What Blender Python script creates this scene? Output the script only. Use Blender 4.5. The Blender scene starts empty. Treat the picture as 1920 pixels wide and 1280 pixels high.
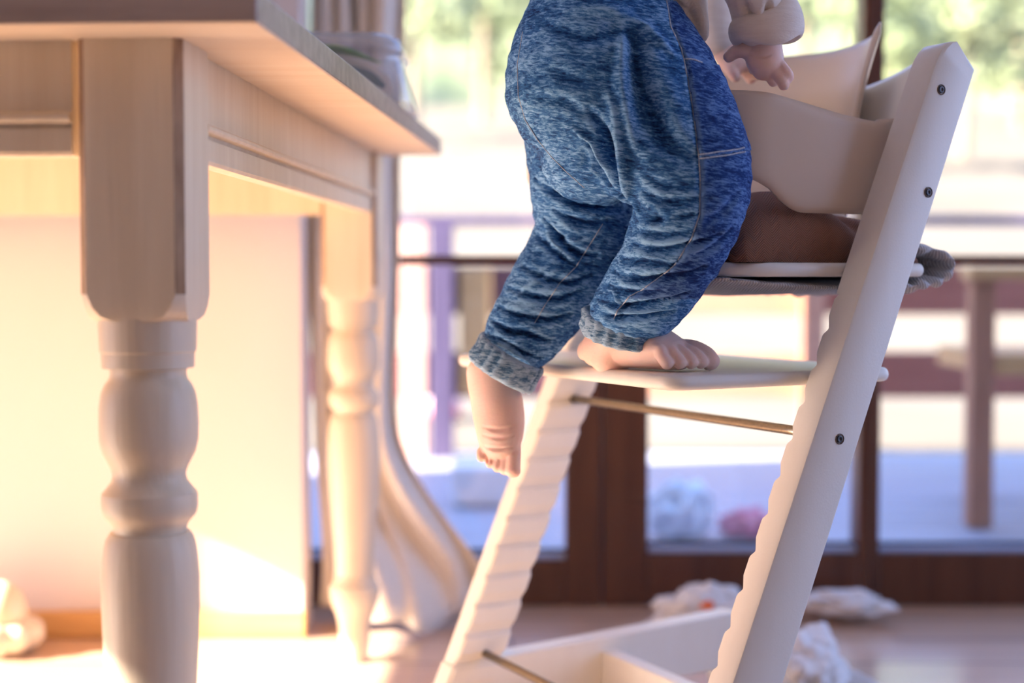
import bpy, bmesh, math, random
import numpy as np
from mathutils import Vector, Matrix, noise
from mathutils.bvhtree import BVHTree
random.seed(7)
sc = bpy.context.scene
COL = sc.collection

# ------------------------------------------------------------------ camera
FPX = 2667.0; EYE = Vector((0, 0, .575)); PITCH = math.atan(120 / FPX)
CP, SP = math.cos(PITCH), math.sin(PITCH)
cd = bpy.data.cameras.new('camera'); cam = bpy.data.objects.new('camera', cd); COL.objects.link(cam)
cd.lens = 50; cd.sensor_width = 36; cd.clip_start = .05; cd.clip_end = 300
cam.location = EYE; cam.rotation_euler = (math.radians(90) - PITCH, 0, 0)
cd.dof.use_dof = True; cd.dof.focus_distance = 1.31; cd.dof.aperture_fstop = 2.3
sc.camera = cam

# ------------------------------------------------------------------ world, sun, exposure
sc.view_settings.view_transform = 'Standard'; sc.view_settings.look = 'None'
sc.view_settings.gamma = 1; sc.view_settings.use_curve_mapping = False
sc.view_settings.exposure = 1.25
wd = bpy.data.worlds.new('sky'); sc.world = wd; wd.use_nodes = True
nt = wd.node_tree; nt.nodes.clear()
wo = nt.nodes.new('ShaderNodeOutputWorld'); bg = nt.nodes.new('ShaderNodeBackground')
tc = nt.nodes.new('ShaderNodeTexCoord'); sx = nt.nodes.new('ShaderNodeSeparateXYZ'); rp = nt.nodes.new('ShaderNodeValToRGB')
nt.links.new(tc.outputs['Generated'], sx.inputs[0]); nt.links.new(sx.outputs['Z'], rp.inputs[0])
rp.color_ramp.elements[0].position = 0.0; rp.color_ramp.elements[0].color = (.50, .61, 1.0, 1)
rp.color_ramp.elements[1].position = .6; rp.color_ramp.elements[1].color = (.30, .48, 1.0, 1)
nt.links.new(rp.outputs[0], bg.inputs[0]); bg.inputs[1].default_value = 1.4
nt.links.new(bg.outputs[0], wo.inputs[0])
SUN = Vector((-.87, -.22, .44)).normalized()          # direction towards the sun
sl = bpy.data.lights.new('sun', 'SUN'); sl.energy = 18.5; sl.angle = math.radians(.8); sl.color = (1.0, .88, .76)
so = bpy.data.objects.new('sun', sl); COL.objects.link(so); so.rotation_euler = SUN.to_track_quat('Z', 'Y').to_euler()
so.location = (-4, -1, 3)

# ------------------------------------------------------------------ helpers
def at(px, py, Y):
    a = (px - 960) / FPX; b = -(py - 640) / FPX
    r = Vector((a, CP + b * SP, -SP + b * CP))
    return EYE + r * (Y / r.y)
def proj(p):
    d = p - EYE; z = d.y * CP - d.z * SP; y = d.y * SP + d.z * CP
    return 960 + FPX * d.x / z, 640 - FPX * y / z

MATS = {}
def mat(name, c1, c2=None, rough=.5, scale=(8, 8, 8), detail=4, bump=0, bscale=None, spec=.5, lo=.35, hi=.65, sss=0, metal=0, coat=0, coords='Object', sheen=0, distort=0):
    m = bpy.data.materials.new(name); m.use_nodes = True; t = m.node_tree; b = t.nodes['Principled BSDF']
    b.inputs['Base Color'].default_value = (*c1, 1); b.inputs['Roughness'].default_value = rough
    b.inputs['Specular IOR Level'].default_value = spec; b.inputs['Metallic'].default_value = metal
    b.inputs['Coat Weight'].default_value = coat; b.inputs['Sheen Weight'].default_value = sheen
    if sss:
        b.inputs['Subsurface Weight'].default_value = sss; b.inputs['Subsurface Radius'].default_value = (1, .35, .2)
        b.inputs['Subsurface Scale'].default_value = .006
    c = t.nodes.new('ShaderNodeTexCoord'); mp = t.nodes.new('ShaderNodeMapping'); mp.inputs['Scale'].default_value = scale
    t.links.new(c.outputs[coords], mp.inputs[0])
    n = t.nodes.new('ShaderNodeTexNoise'); n.inputs['Scale'].default_value = 1; n.inputs['Detail'].default_value = detail
    n.inputs['Distortion'].default_value = distort
    t.links.new(mp.outputs[0], n.inputs['Vector'])
    if c2 is not None:
        r = t.nodes.new('ShaderNodeValToRGB'); r.color_ramp.elements[0].position = lo; r.color_ramp.elements[1].position = hi
        r.color_ramp.elements[0].color = (*c1, 1); r.color_ramp.elements[1].color = (*c2, 1)
        t.links.new(n.outputs['Fac'], r.inputs[0]); t.links.new(r.outputs[0], b.inputs['Base Color'])
    if bump:
        n2 = n
        if bscale:
            mp2 = t.nodes.new('ShaderNodeMapping'); mp2.inputs['Scale'].default_value = bscale; t.links.new(c.outputs[coords], mp2.inputs[0])
            n2 = t.nodes.new('ShaderNodeTexNoise'); n2.inputs['Scale'].default_value = 1; n2.inputs['Detail'].default_value = 3
            t.links.new(mp2.outputs[0], n2.inputs['Vector'])
        bp = t.nodes.new('ShaderNodeBump'); bp.inputs['Strength'].default_value = bump; bp.inputs['Distance'].default_value = .002
        t.links.new(n2.outputs['Fac'], bp.inputs['Height']); t.links.new(bp.outputs[0], b.inputs['Normal'])
    MATS[name] = m
    return m

def glassmat(name, tint=(1, 1, 1), gloss=.06, rough=.02):
    m = bpy.data.materials.new(name); m.use_nodes = True; t = m.node_tree; t.nodes.clear()
    o = t.nodes.new('ShaderNodeOutputMaterial'); mx = t.nodes.new('ShaderNodeMixShader'); tr = t.nodes.new('ShaderNodeBsdfTransparent')
    gl = t.nodes.new('ShaderNodeBsdfGlossy'); lw = t.nodes.new('ShaderNodeLayerWeight'); ml = t.nodes.new('ShaderNodeMath')
    tr.inputs[0].default_value = (*tint, 1); gl.inputs['Roughness'].default_value = rough
    lw.inputs['Blend'].default_value = .25; ml.operation = 'MULTIPLY_ADD'; ml.inputs[1].default_value = .7; ml.inputs[2].default_value = gloss
    t.links.new(lw.outputs['Facing'], ml.inputs[0]); t.links.new(ml.outputs[0], mx.inputs[0])
    t.links.new(tr.outputs[0], mx.inputs[1]); t.links.new(gl.outputs[0], mx.inputs[2]); t.links.new(mx.outputs[0], o.inputs[0])
    return m

def link(name, me, m, parent=None, smooth=True):
    o = bpy.data.objects.new(name, me); COL.objects.link(o)
    if m: me.materials.clear(); me.materials.append(m)
    if smooth:
        for p in me.polygons: p.use_smooth = True
    if parent:
        o.parent = parent; o.matrix_parent_inverse = parent.matrix_basis.inverted()
    return o
def obj(name, bm, m, parent=None, smooth=False, bevel=0, auto=False, recalc=True):
    if recalc: bmesh.ops.recalc_face_normals(bm, faces=bm.faces)
    me = bpy.data.meshes.new(name); bm.to_mesh(me); bm.free()
    o = link(name, me, m, parent, smooth)
    if bevel:
        md = o.modifiers.new('bevel', 'BEVEL'); md.width = bevel; md.segments = 3; md.limit_method = 'ANGLE'; md.angle_limit = math.radians(35)
        for p in me.polygons: p.use_smooth = True
        wn = o.modifiers.new('wn', 'WEIGHTED_NORMAL')
    return o
def tag(o, label=None, cat=None, group=None, kind=None):
    if label: o['label'] = label
    if cat: o['category'] = cat
    if group: o['group'] = group
    if kind: o['kind'] = kind
    return o
def empty(name, loc, label, cat, group=None, rz=0):
    o = bpy.data.objects.new(name, None); COL.objects.link(o); o.location = loc; o.rotation_euler = (0, 0, rz)
    o.empty_display_size = .05
    return tag(o, label, cat, group)
def box(bm, lo, hi, M=None):
    vs = [bm.verts.new((x, y, z)) for z in (lo[2], hi[2]) for y in (lo[1], hi[1]) for x in (lo[0], hi[0])]
    if M is not None:
        for v in vs: v.co = M @ v.co
    for f in ((0, 2, 3, 1), (4, 5, 7, 6), (0, 1, 5, 4), (2, 6, 7, 3), (0, 4, 6, 2), (1, 3, 7, 5)): bm.faces.new([vs[i] for i in f])
    return vs
def lathe(bm, prof, n=48, M=None, sy=1.0):
    rings = []
    for z, r in prof:
        rings.append([bm.verts.new((r * math.cos(2 * math.pi * k / n), sy * r * math.sin(2 * math.pi * k / n), z)) for k in range(n)])
    for a, b in zip(rings, rings[1:]):
        for k in range(n): bm.faces.new((a[k], a[(k + 1) % n], b[(k + 1) % n], b[k]))
    bm.faces.new(rings[0][::-1]); bm.faces.new(rings[-1])
    if M is not None:
        for r in rings:
            for v in r: v.co = M @ v.co
def catmull(pts, sub):
    pts = [np.array(p, float) for p in pts]
    if len(pts) < 3: sub = max(sub, 2)
    ext = [2 * pts[0] - pts[1]] + pts + [2 * pts[-1] - pts[-2]]
    out = []
    for i in range(1, len(ext) - 2):
        p0, p1, p2, p3 = ext[i - 1:i + 3]
        for k in range(sub):
            t = k / sub
            out.append(.5 * (2 * p1 + (p2 - p0) * t + (2 * p0 - 5 * p1 + 4 * p2 - p3) * t * t + (3 * p1 - p0 - 3 * p2 + p3) * t ** 3))
    out.append(pts[-1]); return out
def loft(bm, st, n=32, cap=True):
    """st: list of (centre, A, B) vectors; closed tube with rounded ends"""
    st = [(Vector(c), Vector(a), Vector(b)) for c, a, b in st]
    if cap:
        def ends(s, t):
            d = (s[0] - t[0]).normalized(); r = min(s[1].length, s[2].length) * .8; o = []
            for f in (.35, .65, .85, .97): o.append((s[0] + d * r * f, s[1] * math.sqrt(1 - f * f), s[2] * math.sqrt(1 - f * f)))
            return o
        st = ends(st[0], st[1])[::-1] + st + ends(st[-1], st[-2])
    rings = []
    for c, a, b in st:
        rings.append([bm.verts.new(c + a * math.cos(2 * math.pi * k / n) + b * math.sin(2 * math.pi * k / n)) for k in range(n)])
    for a, b in zip(rings, rings[1:]):
        for k in range(n): bm.faces.new((a[k], a[(k + 1) % n], b[(k + 1) % n], b[k]))
    bm.faces.new(rings[0][::-1]); bm.faces.new(rings[-1])
def tube(bm, P, R, n=20, sub=4, ref=None, flat=1.0, cap=True):
    """tube through 3D points P, radii R"""
    q = catmull([(*p, r) for p, r in zip(P, R)], sub); st = []
    ref = Vector(ref) if ref else Vector((0, 1, 0))
    for i, s in enumerate(q):
        a = Vector(q[max(i - 1, 0)][:3]); b = Vector(q[min(i + 1, len(q) - 1)][:3]); T = (b - a).normalized()
        A = T.cross(ref)
        if A.length < .05: A = T.cross(Vector((1, 0, 0)))
        A.normalize(); B = A.cross(T).normalized()
        st.append((Vector(s[:3]), A * s[3], B * s[3] * flat))
    loft(bm, st, n, cap)
def limb(bm, pts, n=40, sub=5, cap=True):
    """pts: (px, py, Y, half width in px, half depth in m)"""
    q = catmull([(*at(p[0], p[1], p[2]), p[3] * p[2] / FPX, p[4]) for p in pts], sub); st = []
    for i, s in enumerate(q):
        a = Vector(q[max(i - 1, 0)][:3]); b = Vector(q[min(i + 1, len(q) - 1)][:3]); T = (b - a).normalized()
        A = T.cross(Vector((0, 1, 0))).normalized(); B = A.cross(T).normalized()
        st.append((Vector(s[:3]), A * s[3], B * s[4]))
    loft(bm, st, n, cap)
def fuse(bm, voxel, smooth=4, fac=.5):
    bmesh.ops.recalc_face_normals(bm, faces=bm.faces)
    me = bpy.data.meshes.new('tmp'); bm.to_mesh(me); bm.free()
    o = bpy.data.objects.new('tmp', me); COL.objects.link(o)
    r = o.modifiers.new('r', 'REMESH'); r.mode = 'VOXEL'; r.voxel_size = voxel; r.use_smooth_shade = True
    if smooth:
        s = o.modifiers.new('s', 'SMOOTH'); s.iterations = smooth; s.factor = fac
    dg = bpy.context.evaluated_depsgraph_get(); dg.update()
    out = bpy.data.meshes.new_from_object(o.evaluated_get(dg))
    bpy.data.objects.remove(o); bpy.data.meshes.remove(me)
    return out
def bvh_of(me):
    return BVHTree.FromPolygons([v.co.copy() for v in me.vertices], [tuple(p.vertices) for p in me.polygons])
def arrs(me):
    n = len(me.vertices); co = np.empty(n * 3); me.vertices.foreach_get('co', co)
    no = np.empty(n * 3); me.vertex_normals.foreach_get('vector', no)
    return co.reshape(-1, 3), no.reshape(-1, 3)
def onto(bv, px, py):
    r = (at(px, py, 1.3) - EYE).normalized()
    h = bv.ray_cast(EYE, r)
    return h[0]
def polydist(co, pl):
    best = np.full(len(co), 1e9); tt = np.zeros(len(co)); L = [0]
    for a, b in zip(pl, pl[1:]): L.append(L[-1] + np.linalg.norm(b - a))
    for i, (a, b) in enumerate(zip(pl, pl[1:])):
        ab = b - a; l = ab @ ab + 1e-12
        t = np.clip(((co - a) @ ab) / l, 0, 1); d = np.linalg.norm(co - (a + t[:, None] * ab), axis=1)
        m = d < best; best[m] = d[m]; tt[m] = (L[i] + t[m] * math.sqrt(l)) / L[-1]
    return best, tt
def sculpt(me, folds, noise_amp=0, noise_scale=60):
    bv = bvh_of(me); co, no = arrs(me); disp = np.zeros(len(co))
    for pts, amp, w in folds:
        q = [onto(bv, x, y) for x, y in pts]; q = [np.array(p) for p in q if p is not None]
        if len(q) < 2: continue
        q = catmull(q, 4)
        d, t = polydist(co, q); wd_ = w * (.55 + .45 * np.sin(np.pi * t))
        g = (d / wd_) ** 2
        disp += 2.1 * amp * (1 - .9 * g) * np.exp(-g) * (.25 + .75 * np.sin(np.pi * np.clip(t, 0.02, .98)))
    if noise_amp:
        for i in range(len(co)):
            v = Vector(co[i]); disp[i] += noise_amp * (noise.noise(Vector((v.x * noise_scale, v.y * noise_scale, v.z * noise_scale * 2.2))) + .5 * noise.noise(v * noise_scale * 2.7))
    co += no * disp[:, None]
    me.vertices.foreach_set('co', co.ravel()); me.update()

# ------------------------------------------------------------------ materials
M_cream = mat('painted_cream_wood', (.74, .62, .45), (.81, .70, .53), rough=.42, scale=(60, 60, 4), bump=.25, bscale=(260, 260, 9))
M_top = mat('worn_table_top', (.36, .27, .22), (.48, .38, .32), rough=.45, scale=(6, 60, 60), bump=.2)
M_under = mat('table_underside_pine', (.84, .68, .50), (.88, .74, .57), rough=.6, scale=(5, 45, 45))
M_wear = mat('worn_edge_brown', (.30, .17, .08), (.48, .32, .18), rough=.6, scale=(90, 90, 20))
M_chair = mat('white_lacquered_wood', (.82, .775, .69), (.84, .80, .72), rough=.38, scale=(50, 50, 6), bump=.06, bscale=(500, 500, 500))
M_plast = mat('white_moulded_plastic', (.80, .61, .43), (.82, .64, .46), rough=.35, scale=(4, 4, 4), sss=.0)
M_metal = mat('brushed_steel_rod', (.20, .165, .12), (.26, .22, .16), rough=.35, metal=.9, scale=(400, 400, 400))
M_black = mat('black_screw', (.02, .02, .025), (.04, .04, .05), rough=.3, scale=(100, 100, 100))
M_hole = mat('dark_screw_recess', (.10, .07, .05), (.15, .10, .07), rough=.7)
M_frame = mat('dark_brown_window_wood', (.075, .024, .011), (.11, .038, .017), rough=.38, scale=(40, 40, 4), bump=.1)
M_bead = mat('glazing_bead_seal', (.35, .42, .62), (.40, .48, .70), rough=.3)
M_seal = mat('black_rubber_seal', (.015, .02, .03), (.03, .035, .05), rough=.5)
M_wall = mat('cream_wall_paint', (.80, .72, .68), (.82, .74, .70), rough=.8, scale=(3, 3, 3))
M_wall2 = mat('taupe_wall_paint', (.52, .44, .36), (.56, .48, .40), rough=.9)
M_ceil = mat('white_ceiling_paint', (.75, .73, .70), (.77, .75, .72), rough=.9)
M_base = mat('oak_baseboard', (.72, .40, .14), (.80, .48, .19), rough=.5, scale=(5, 60, 60))
M_curt = mat('cream_linen_curtain', (.82, .74, .64), (.86, .79, .70), rough=.9, scale=(30, 30, 300), bump=.2, sheen=.3)
M_deck = mat('grey_blue_decking', (.30, .32, .40), (.42, .43, .50), rough=.55, scale=(2, 30, 10), bump=.2)
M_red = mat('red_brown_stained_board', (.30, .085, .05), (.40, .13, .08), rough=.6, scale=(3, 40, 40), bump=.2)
M_shaded = mat('shaded_railing_wood', (.13, .05, .06), (.18, .07, .08), rough=.6, scale=(3, 40, 40))  # darker copy of the railing wood, shade put into the colour
M_sunlit = mat('sunlit_railing_wood', (.55, .27, .16), (.64, .34, .21), rough=.6, scale=(3, 40, 40))  # lighter copy of the railing wood, sunlight put into the colour
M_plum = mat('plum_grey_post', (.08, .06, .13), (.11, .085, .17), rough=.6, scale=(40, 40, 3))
M_peach = mat('salmon_painted_post', (.80, .42, .32), (.85, .50, .38), rough=.6, scale=(40, 40, 3))
M_garden = mat('garden_chair_wood', (.36, .16, .09), (.45, .22, .13), rough=.5, scale=(30, 30, 4))
M_gseat = mat('light_seat_wood', (.60, .36, .14), (.68, .43, .19), rough=.45, scale=(4, 30, 30))
M_hill = mat('dry_pale_grass', (.15, .127, .088), (.19, .163, .12), rough=.9, scale=(.5, .5, .5), detail=6)
M_white = mat('white_plastic_tub', (.85, .85, .85), (.88, .88, .88), rough=.4)
M_wblue = mat('pale_blue_bag_film', (.70, .80, .90), (.80, .88, .95), rough=.4, bump=.4, bscale=(60, 60, 60))
M_pink = mat('pink_cloth', (.65, .16, .26), (.80, .35, .42), rough=.8, scale=(20, 20, 20))
M_ball = mat('pink_ball_rubber', (.85, .22, .26), (.90, .78, .78), rough=.4, scale=(6, 6, 6), lo=.45, hi=.55)
M_rag = mat('off_white_knit', (.68, .64, .62), (.78, .75, .73), rough=.9, scale=(60, 60, 60), bump=.8, bscale=(220, 220, 220))
M_orange2 = mat('orange_print', (.85, .17, .05), (.90, .22, .08), rough=.8)
M_brown = mat('brown_herringbone', (.12, .05, .032), (.16, .07, .045), rough=.9, scale=(30, 30, 30))
M_grey = mat('grey_corduroy', (.34, .33, .34), (.42, .41, .42), rough=.9, scale=(60, 60, 60))
M_skin = mat('child_skin', (.95, .62, .50), (.97, .68, .58), rough=.5, scale=(25, 25, 25), detail=2, sss=.22, spec=.35, bump=.15, bscale=(350, 350, 350))
M_nail = mat('pale_nail', (.88, .62, .54), (.90, .66, .58), rough=.3)
M_shirt = mat('cream_jersey_cotton', (.80, .70, .61), (.85, .76, .67), rough=.9, scale=(40, 40, 300), bump=.25, bscale=(300, 300, 900), sheen=.3)
M_stitch = mat('pale_seam_thread', (.30, .36, .46), (.55, .60, .66), rough=.9, scale=(700, 700, 700))
M_hair = mat('light_brown_hair', (.22, .12, .06), (.36, .21, .11), rough=.6, scale=(30, 30, 200))
M_leafg = mat('green_lettuce_leaf', (.13, .36, .02), (.22, .50, .04), rough=.4, scale=(40, 40, 40))
M_bread = mat('beige_flatbread', (.95, .76, .54), (.88, .62, .40), rough=.8, scale=(40, 40, 40), lo=.45, hi=.75)
M_dleaf = mat('dark_teal_leaf', (.02, .11, .10), (.05, .17, .14), rough=.4)
M_trunk = mat('bark', (.24, .18, .12), (.32, .25, .18), rough=.9, scale=(6, 6, 2))
M_fol1 = mat('light_green_foliage', (.28, .34, .17), (.36, .41, .23), rough=.7, scale=(1.5, 1.5, 1.5))
M_fol2 = mat('mid_green_foliage', (.22, .28, .13), (.29, .34, .18), rough=.7, scale=(1.5, 1.5, 1.5))
M_wood = mat('hazy_green_woodland', (.20, .25, .12), (.29, .31, .19), rough=.9, scale=(.35, .35, .35), detail=4)
M_pot = mat('cream_glazed_pot', (.80, .66, .46), (.86, .74, .56), rough=.25, scale=(20, 20, 20))
M_glass = glassmat('window_glass'); M_clear = glassmat('clear_plastic', (.90, .93, .97), gloss=.12, rough=.08)
t = M_clear.node_tree; o_ = t.nodes['Material Output']; s0 = o_.inputs[0].links[0].from_socket
df = t.nodes.new('ShaderNodeBsdfDiffuse'); df.inputs[0].default_value = (.75, .80, .90, 1); m2 = t.nodes.new('ShaderNodeMixShader'); m2.inputs[0].default_value = .26
t.links.new(s0, m2.inputs[1]); t.links.new(df.outputs[0], m2.inputs[2]); t.links.new(m2.outputs[0], o_.inputs[0])

t = M_plast.node_tree; o_ = t.nodes['Material Output']; s0 = o_.inputs[0].links[0].from_socket
tl = t.nodes.new('ShaderNodeBsdfTranslucent'); tl.inputs[0].default_value = (.85, .82, .80, 1); m2 = t.nodes.new('ShaderNodeMixShader'); m2.inputs[0].default_value = .3
t.links.new(s0, m2.inputs[1]); t.links.new(tl.outputs[0], m2.inputs[2]); t.links.new(m2.outputs[0], o_.inputs[0])
def wood_floor():
    m = bpy.data.materials.new('honey_plank_floor'); m.use_nodes = True; t = m.node_tree; b = t.nodes['Principled BSDF']
    c = t.nodes.new('ShaderNodeTexCoord'); br = t.nodes.new('ShaderNodeTexBrick')
    t.links.new(c.outputs['Object'], br.inputs['Vector'])
    br.inputs['Scale'].default_value = 1; br.inputs['Brick Width'].default_value = 1.4; br.inputs['Row Height'].default_value = .14
    br.inputs['Mortar Size'].default_value = .0022; br.offset = .37
    br.inputs['Color1'].default_value = (.74, .50, .35, 1); br.inputs['Color2'].default_value = (.67, .43, .29, 1); br.inputs['Mortar'].default_value = (.16, .08, .03, 1)
    mp = t.nodes.new('ShaderNodeMapping'); mp.inputs['Scale'].default_value = (2, 35, 1); t.links.new(c.outputs['Object'], mp.inputs[0])
    n = t.nodes.new('ShaderNodeTexNoise'); n.inputs['Scale'].default_value = 1; n.inputs['Detail'].default_value = 5; t.links.new(mp.outputs[0], n.inputs['Vector'])
    mx = t.nodes.new('ShaderNodeMix'); mx.data_type = 'RGBA'; mx.blend_type = 'MULTIPLY'
    r = t.nodes.new('ShaderNodeValToRGB'); r.color_ramp.elements[0].color = (.72, .72, .72, 1); r.color_ramp.elements[1].color = (1.1, 1.1, 1.1, 1)
    t.links.new(n.outputs['Fac'], r.inputs[0]); mx.inputs[0].default_value = 1
    t.links.new(br.outputs['Color'], mx.inputs[6]); t.links.new(r.outputs[0], mx.inputs[7]); t.links.new(mx.outputs[2], b.inputs['Base Color'])
    b.inputs['Roughness'].default_value = .35; b.inputs['Coat Weight'].default_value = 1; b.inputs['Coat Roughness'].default_value = .16; b.inputs['Coat IOR'].default_value = 1.6
    return m
def denim(name, dark, mid, light, sc_=1.0):
    m = bpy.data.materials.new(name); m.use_nodes = True; t = m.node_tree; b = t.nodes['Principled BSDF']
    b.inputs['Roughness'].default_value = .85; b.inputs['Specular IOR Level'].default_value = .2
    c = t.nodes.new('ShaderNodeTexCoord')
    mp = t.nodes.new('ShaderNodeMapping'); mp.inputs['Rotation'].default_value = (0, math.radians(-9), 0); t.links.new(c.outputs['Object'], mp.inputs[0])
    def nz(scale, det, dist=0):
        k = t.nodes.new('ShaderNodeMapping'); k.inputs['Scale'].default_value = scale; t.links.new(mp.outputs[0], k.inputs[0])
        n = t.nodes.new('ShaderNodeTexNoise'); n.inputs['Scale'].default_value = 1; n.inputs['Detail'].default_value = det; n.inputs['Distortion'].default_value = dist
        n.inputs['Roughness'].default_value = .65
        t.links.new(k.outputs[0], n.inputs['Vector']); return n
    a = nz((120, 120, 560), 5, .6); b2 = nz((16, 16, 40), 4); c3 = nz((1400, 1400, 1400), 1)
    def math_(op, x, y, z=None):
        n = t.nodes.new('ShaderNodeMath'); n.operation = op
        for i, v in enumerate((x, y, z)):
            if v is None: continue
            if isinstance(v, (int, float)): n.inputs[i].default_value = v
            else: t.links.new(v, n.inputs[i])
        return n.outputs[0]
    s = math_('MULTIPLY_ADD', b2.outputs['Fac'], .45, math_('MULTIPLY', a.outputs['Fac'], .80))
    s = math_('MULTIPLY_ADD', c3.outputs['Fac'], .16, s)
    ge = t.nodes.new('ShaderNodeNewGeometry')                       # fading plus fold light and shade in the colour: ridges lighter, creases darker
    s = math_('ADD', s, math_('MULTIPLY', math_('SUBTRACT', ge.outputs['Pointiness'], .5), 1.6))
    r = t.nodes.new('ShaderNodeValToRGB'); e = r.color_ramp.elements
    e[0].position = .54; e[0].color = (*dark, 1); e[1].position = .83; e[1].color = (*light, 1)
    k = e.new(.69); k.color = (*mid, 1)
    t.links.new(s, r.inputs[0]); t.links.new(r.outputs[0], b.inputs['Base Color'])
    bp = t.nodes.new('ShaderNodeBump'); bp.inputs['Strength'].default_value = .35; bp.inputs['Distance'].default_value = .0008
    t.links.new(c3.outputs['Fac'], bp.inputs['Height']); t.links.new(bp.outputs[0], b.inputs['Normal'])
    return m
def stripes(m, scale, c1, c2, zig=0, vec='Object', rot=(0, 0, 0)):
    """woven ribs; zig adds the herringbone reversal"""
    t = m.node_tree; b = t.nodes['Principled BSDF']
    c = t.nodes.new('ShaderNodeTexCoord'); mp = t.nodes.new('ShaderNodeMapping'); mp.inputs['Rotation'].default_value = rot
    t.links.new(c.outputs[vec], mp.inputs[0]); s = t.nodes.new('ShaderNodeSeparateXYZ'); t.links.new(mp.outputs[0], s.inputs[0])
    def M(op, x, y=None):
        n = t.nodes.new('ShaderNodeMath'); n.operation = op
        for i, v in enumerate((x, y)):
            if v is None: continue
            if isinstance(v, (int, float)): n.inputs[i].default_value = v
            else: t.links.new(v, n.inputs[i])
        return n.outputs[0]
    if zig: base = M('ADD', s.outputs['Z'], M('PINGPONG', s.outputs['X'], zig))
    else: base = M('ADD', s.outputs['X'], M('MULTIPLY', s.outputs['Z'], .35))
    w = M('SINE', M('MULTIPLY', base, scale))
    r = t.nodes.new('ShaderNodeValToRGB'); r.color_ramp.elements[0].color = (*c1, 1); r.color_ramp.elements[1].color = (*c2, 1)
    t.links.new(M('MULTIPLY_ADD', w, .5) if False else M('ADD', M('MULTIPLY', w, .5), .5), r.inputs[0])
    t.links.new(r.outputs[0], b.inputs['Base Color'])
    bp = t.nodes.new('ShaderNodeBump'); bp.inputs['Strength'].default_value = .5; bp.inputs['Distance'].default_value = .001
    t.links.new(w, bp.inputs['Height']); t.links.new(bp.outputs[0], b.inputs['Normal'])
stripes(M_brown, 2600, (.20, .080, .045), (.34, .165, .10), zig=.009)
stripes(M_grey, 2400, (.42, .40, .40), (.66, .64, .63))
M_floor = wood_floor()
M_denim = denim('slub_denim', (.006, .026, .105), (.032, .145, .38), (.25, .48, .76))
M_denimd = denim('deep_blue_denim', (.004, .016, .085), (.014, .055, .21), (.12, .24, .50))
M_cuff = denim('faded_cuff_denim', (.015, .04, .09), (.06, .15, .27), (.34, .48, .62))

# ------------------------------------------------------------------ room shell
def struct(name, bm, m, bevel=0):
    return tag(obj(name, bm, m, bevel=bevel), kind='structure')
bm = bmesh.new(); box(bm, (-2.66, -2.3, -.06), (3.4, 2.56, 0)); struct('floor', bm, M_floor)
bm = bmesh.new(); box(bm, (-2.66, -2.3, 2.4), (3.4, 2.62, 2.46)); struct('ceiling', bm, M_ceil)
bm = bmesh.new()                                         # left wall with the opening the sun comes through
box(bm, (-2.66, -2.3, 0), (-2.60, .50, 2.4)); box(bm, (-2.66, 1.72, 0), (-2.60, 2.6, 2.4))
box(bm, (-2.66, .50, 1.45), (-2.60, 1.72, 2.4)); box(bm, (-2.66, .50, 0), (-2.60, 1.72, .12)); struct('wall_left', bm, M_wall)
bm = bmesh.new(); box(bm, (3.4, -2.3, 0), (3.46, -.1, 2.4)); struct('wall_right', bm, M_wall2)  # out of view; added and kept short to dim the fill light
bm = bmesh.new(); box(bm, (-2.66, -2.36, 0), (3.4, -2.3, 2.4)); struct('wall_near', bm, M_wall2)
bm = bmesh.new(); box(bm, (-2.66, 2.262, 0), (-.336, 2.36, 2.4)); struct('wall_back', bm, M_wall)
bm = bmesh.new(); box(bm, (-2.60, 2.246, .0), (-.330, 2.262, .042)); struct('baseboard_back', bm, M_base, bevel=.003)
bm = bmesh.new(); box(bm, (-2.66, 2.6, -.2), (-2.60, 3.66, 2.9)); struct('added_shade_wall', bm, M_wall)  # unseen wall added to keep the sun off the deck and right-hand boards
bm = bmesh.new(); box(bm, (-2.6, 2.36, 2.12), (3.4, 2.6, 2.4)); struct('wall_top', bm, M_wall)

# glazed doors: leaf frames, glazing bars, panes
def leaf(name, x0, x1, bl, br, zb, label):
    YF0, YF1 = 2.47, 2.535; ZT = 2.12
    bm = bmesh.new()
    box(bm, (x0, YF0, 0), (x0 + bl, YF1, ZT)); box(bm, (x1 - br, YF0, 0), (x1, YF1, ZT))
    box(bm, (x0 + bl, YF0, 0), (x1 - br, YF1, zb)); box(bm, (x0 + bl, YF0, ZT - .08), (x1 - br, YF1, ZT))
    root = obj(name, bm, M_frame, bevel=.004); tag(root, kind='structure')
    bm = bmesh.new(); box(bm, (x0 + bl - .002, 2.482, .597), (x1 - br + .002, 2.522, .6135)); obj('glazing_bar', bm, M_frame, root, bevel=.002)
    bm = bmesh.new(); box(bm, (x0 + bl - .004, 2.499, zb - .004), (x1 - br + .004, 2.503, ZT - .076)); obj('pane', bm, M_glass, root)
    bm = bmesh.new(); box(bm, (x0 + bl, 2.478, zb), (x1 - br, 2.498, zb + .011)); obj('glazing_bead', bm, M_bead, root, bevel=.003)
    bm = bmesh.new(); box(bm, (x0 + bl, 2.492, zb + .011), (x1 - br, 2.4985, zb + .017)); obj('rubber_seal', bm, M_seal, root)
    return root
leaf('window_1', -.72, .157, .07, .063, .080, '')
leaf('window_2', .159, .628, .079, .022, .092, '')
leaf('window_3', .630, 3.3, .013, .07, .092, '')

# ------------------------------------------------------------------ outside
bm = bmesh.new(); x = -4.0
DY = 2.575
while DY < 4.55:
    box(bm, (-6, DY, -.04), (7, DY + .135, -.005)); DY += .141
struct('terrace_deck', bm, M_deck)
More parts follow.
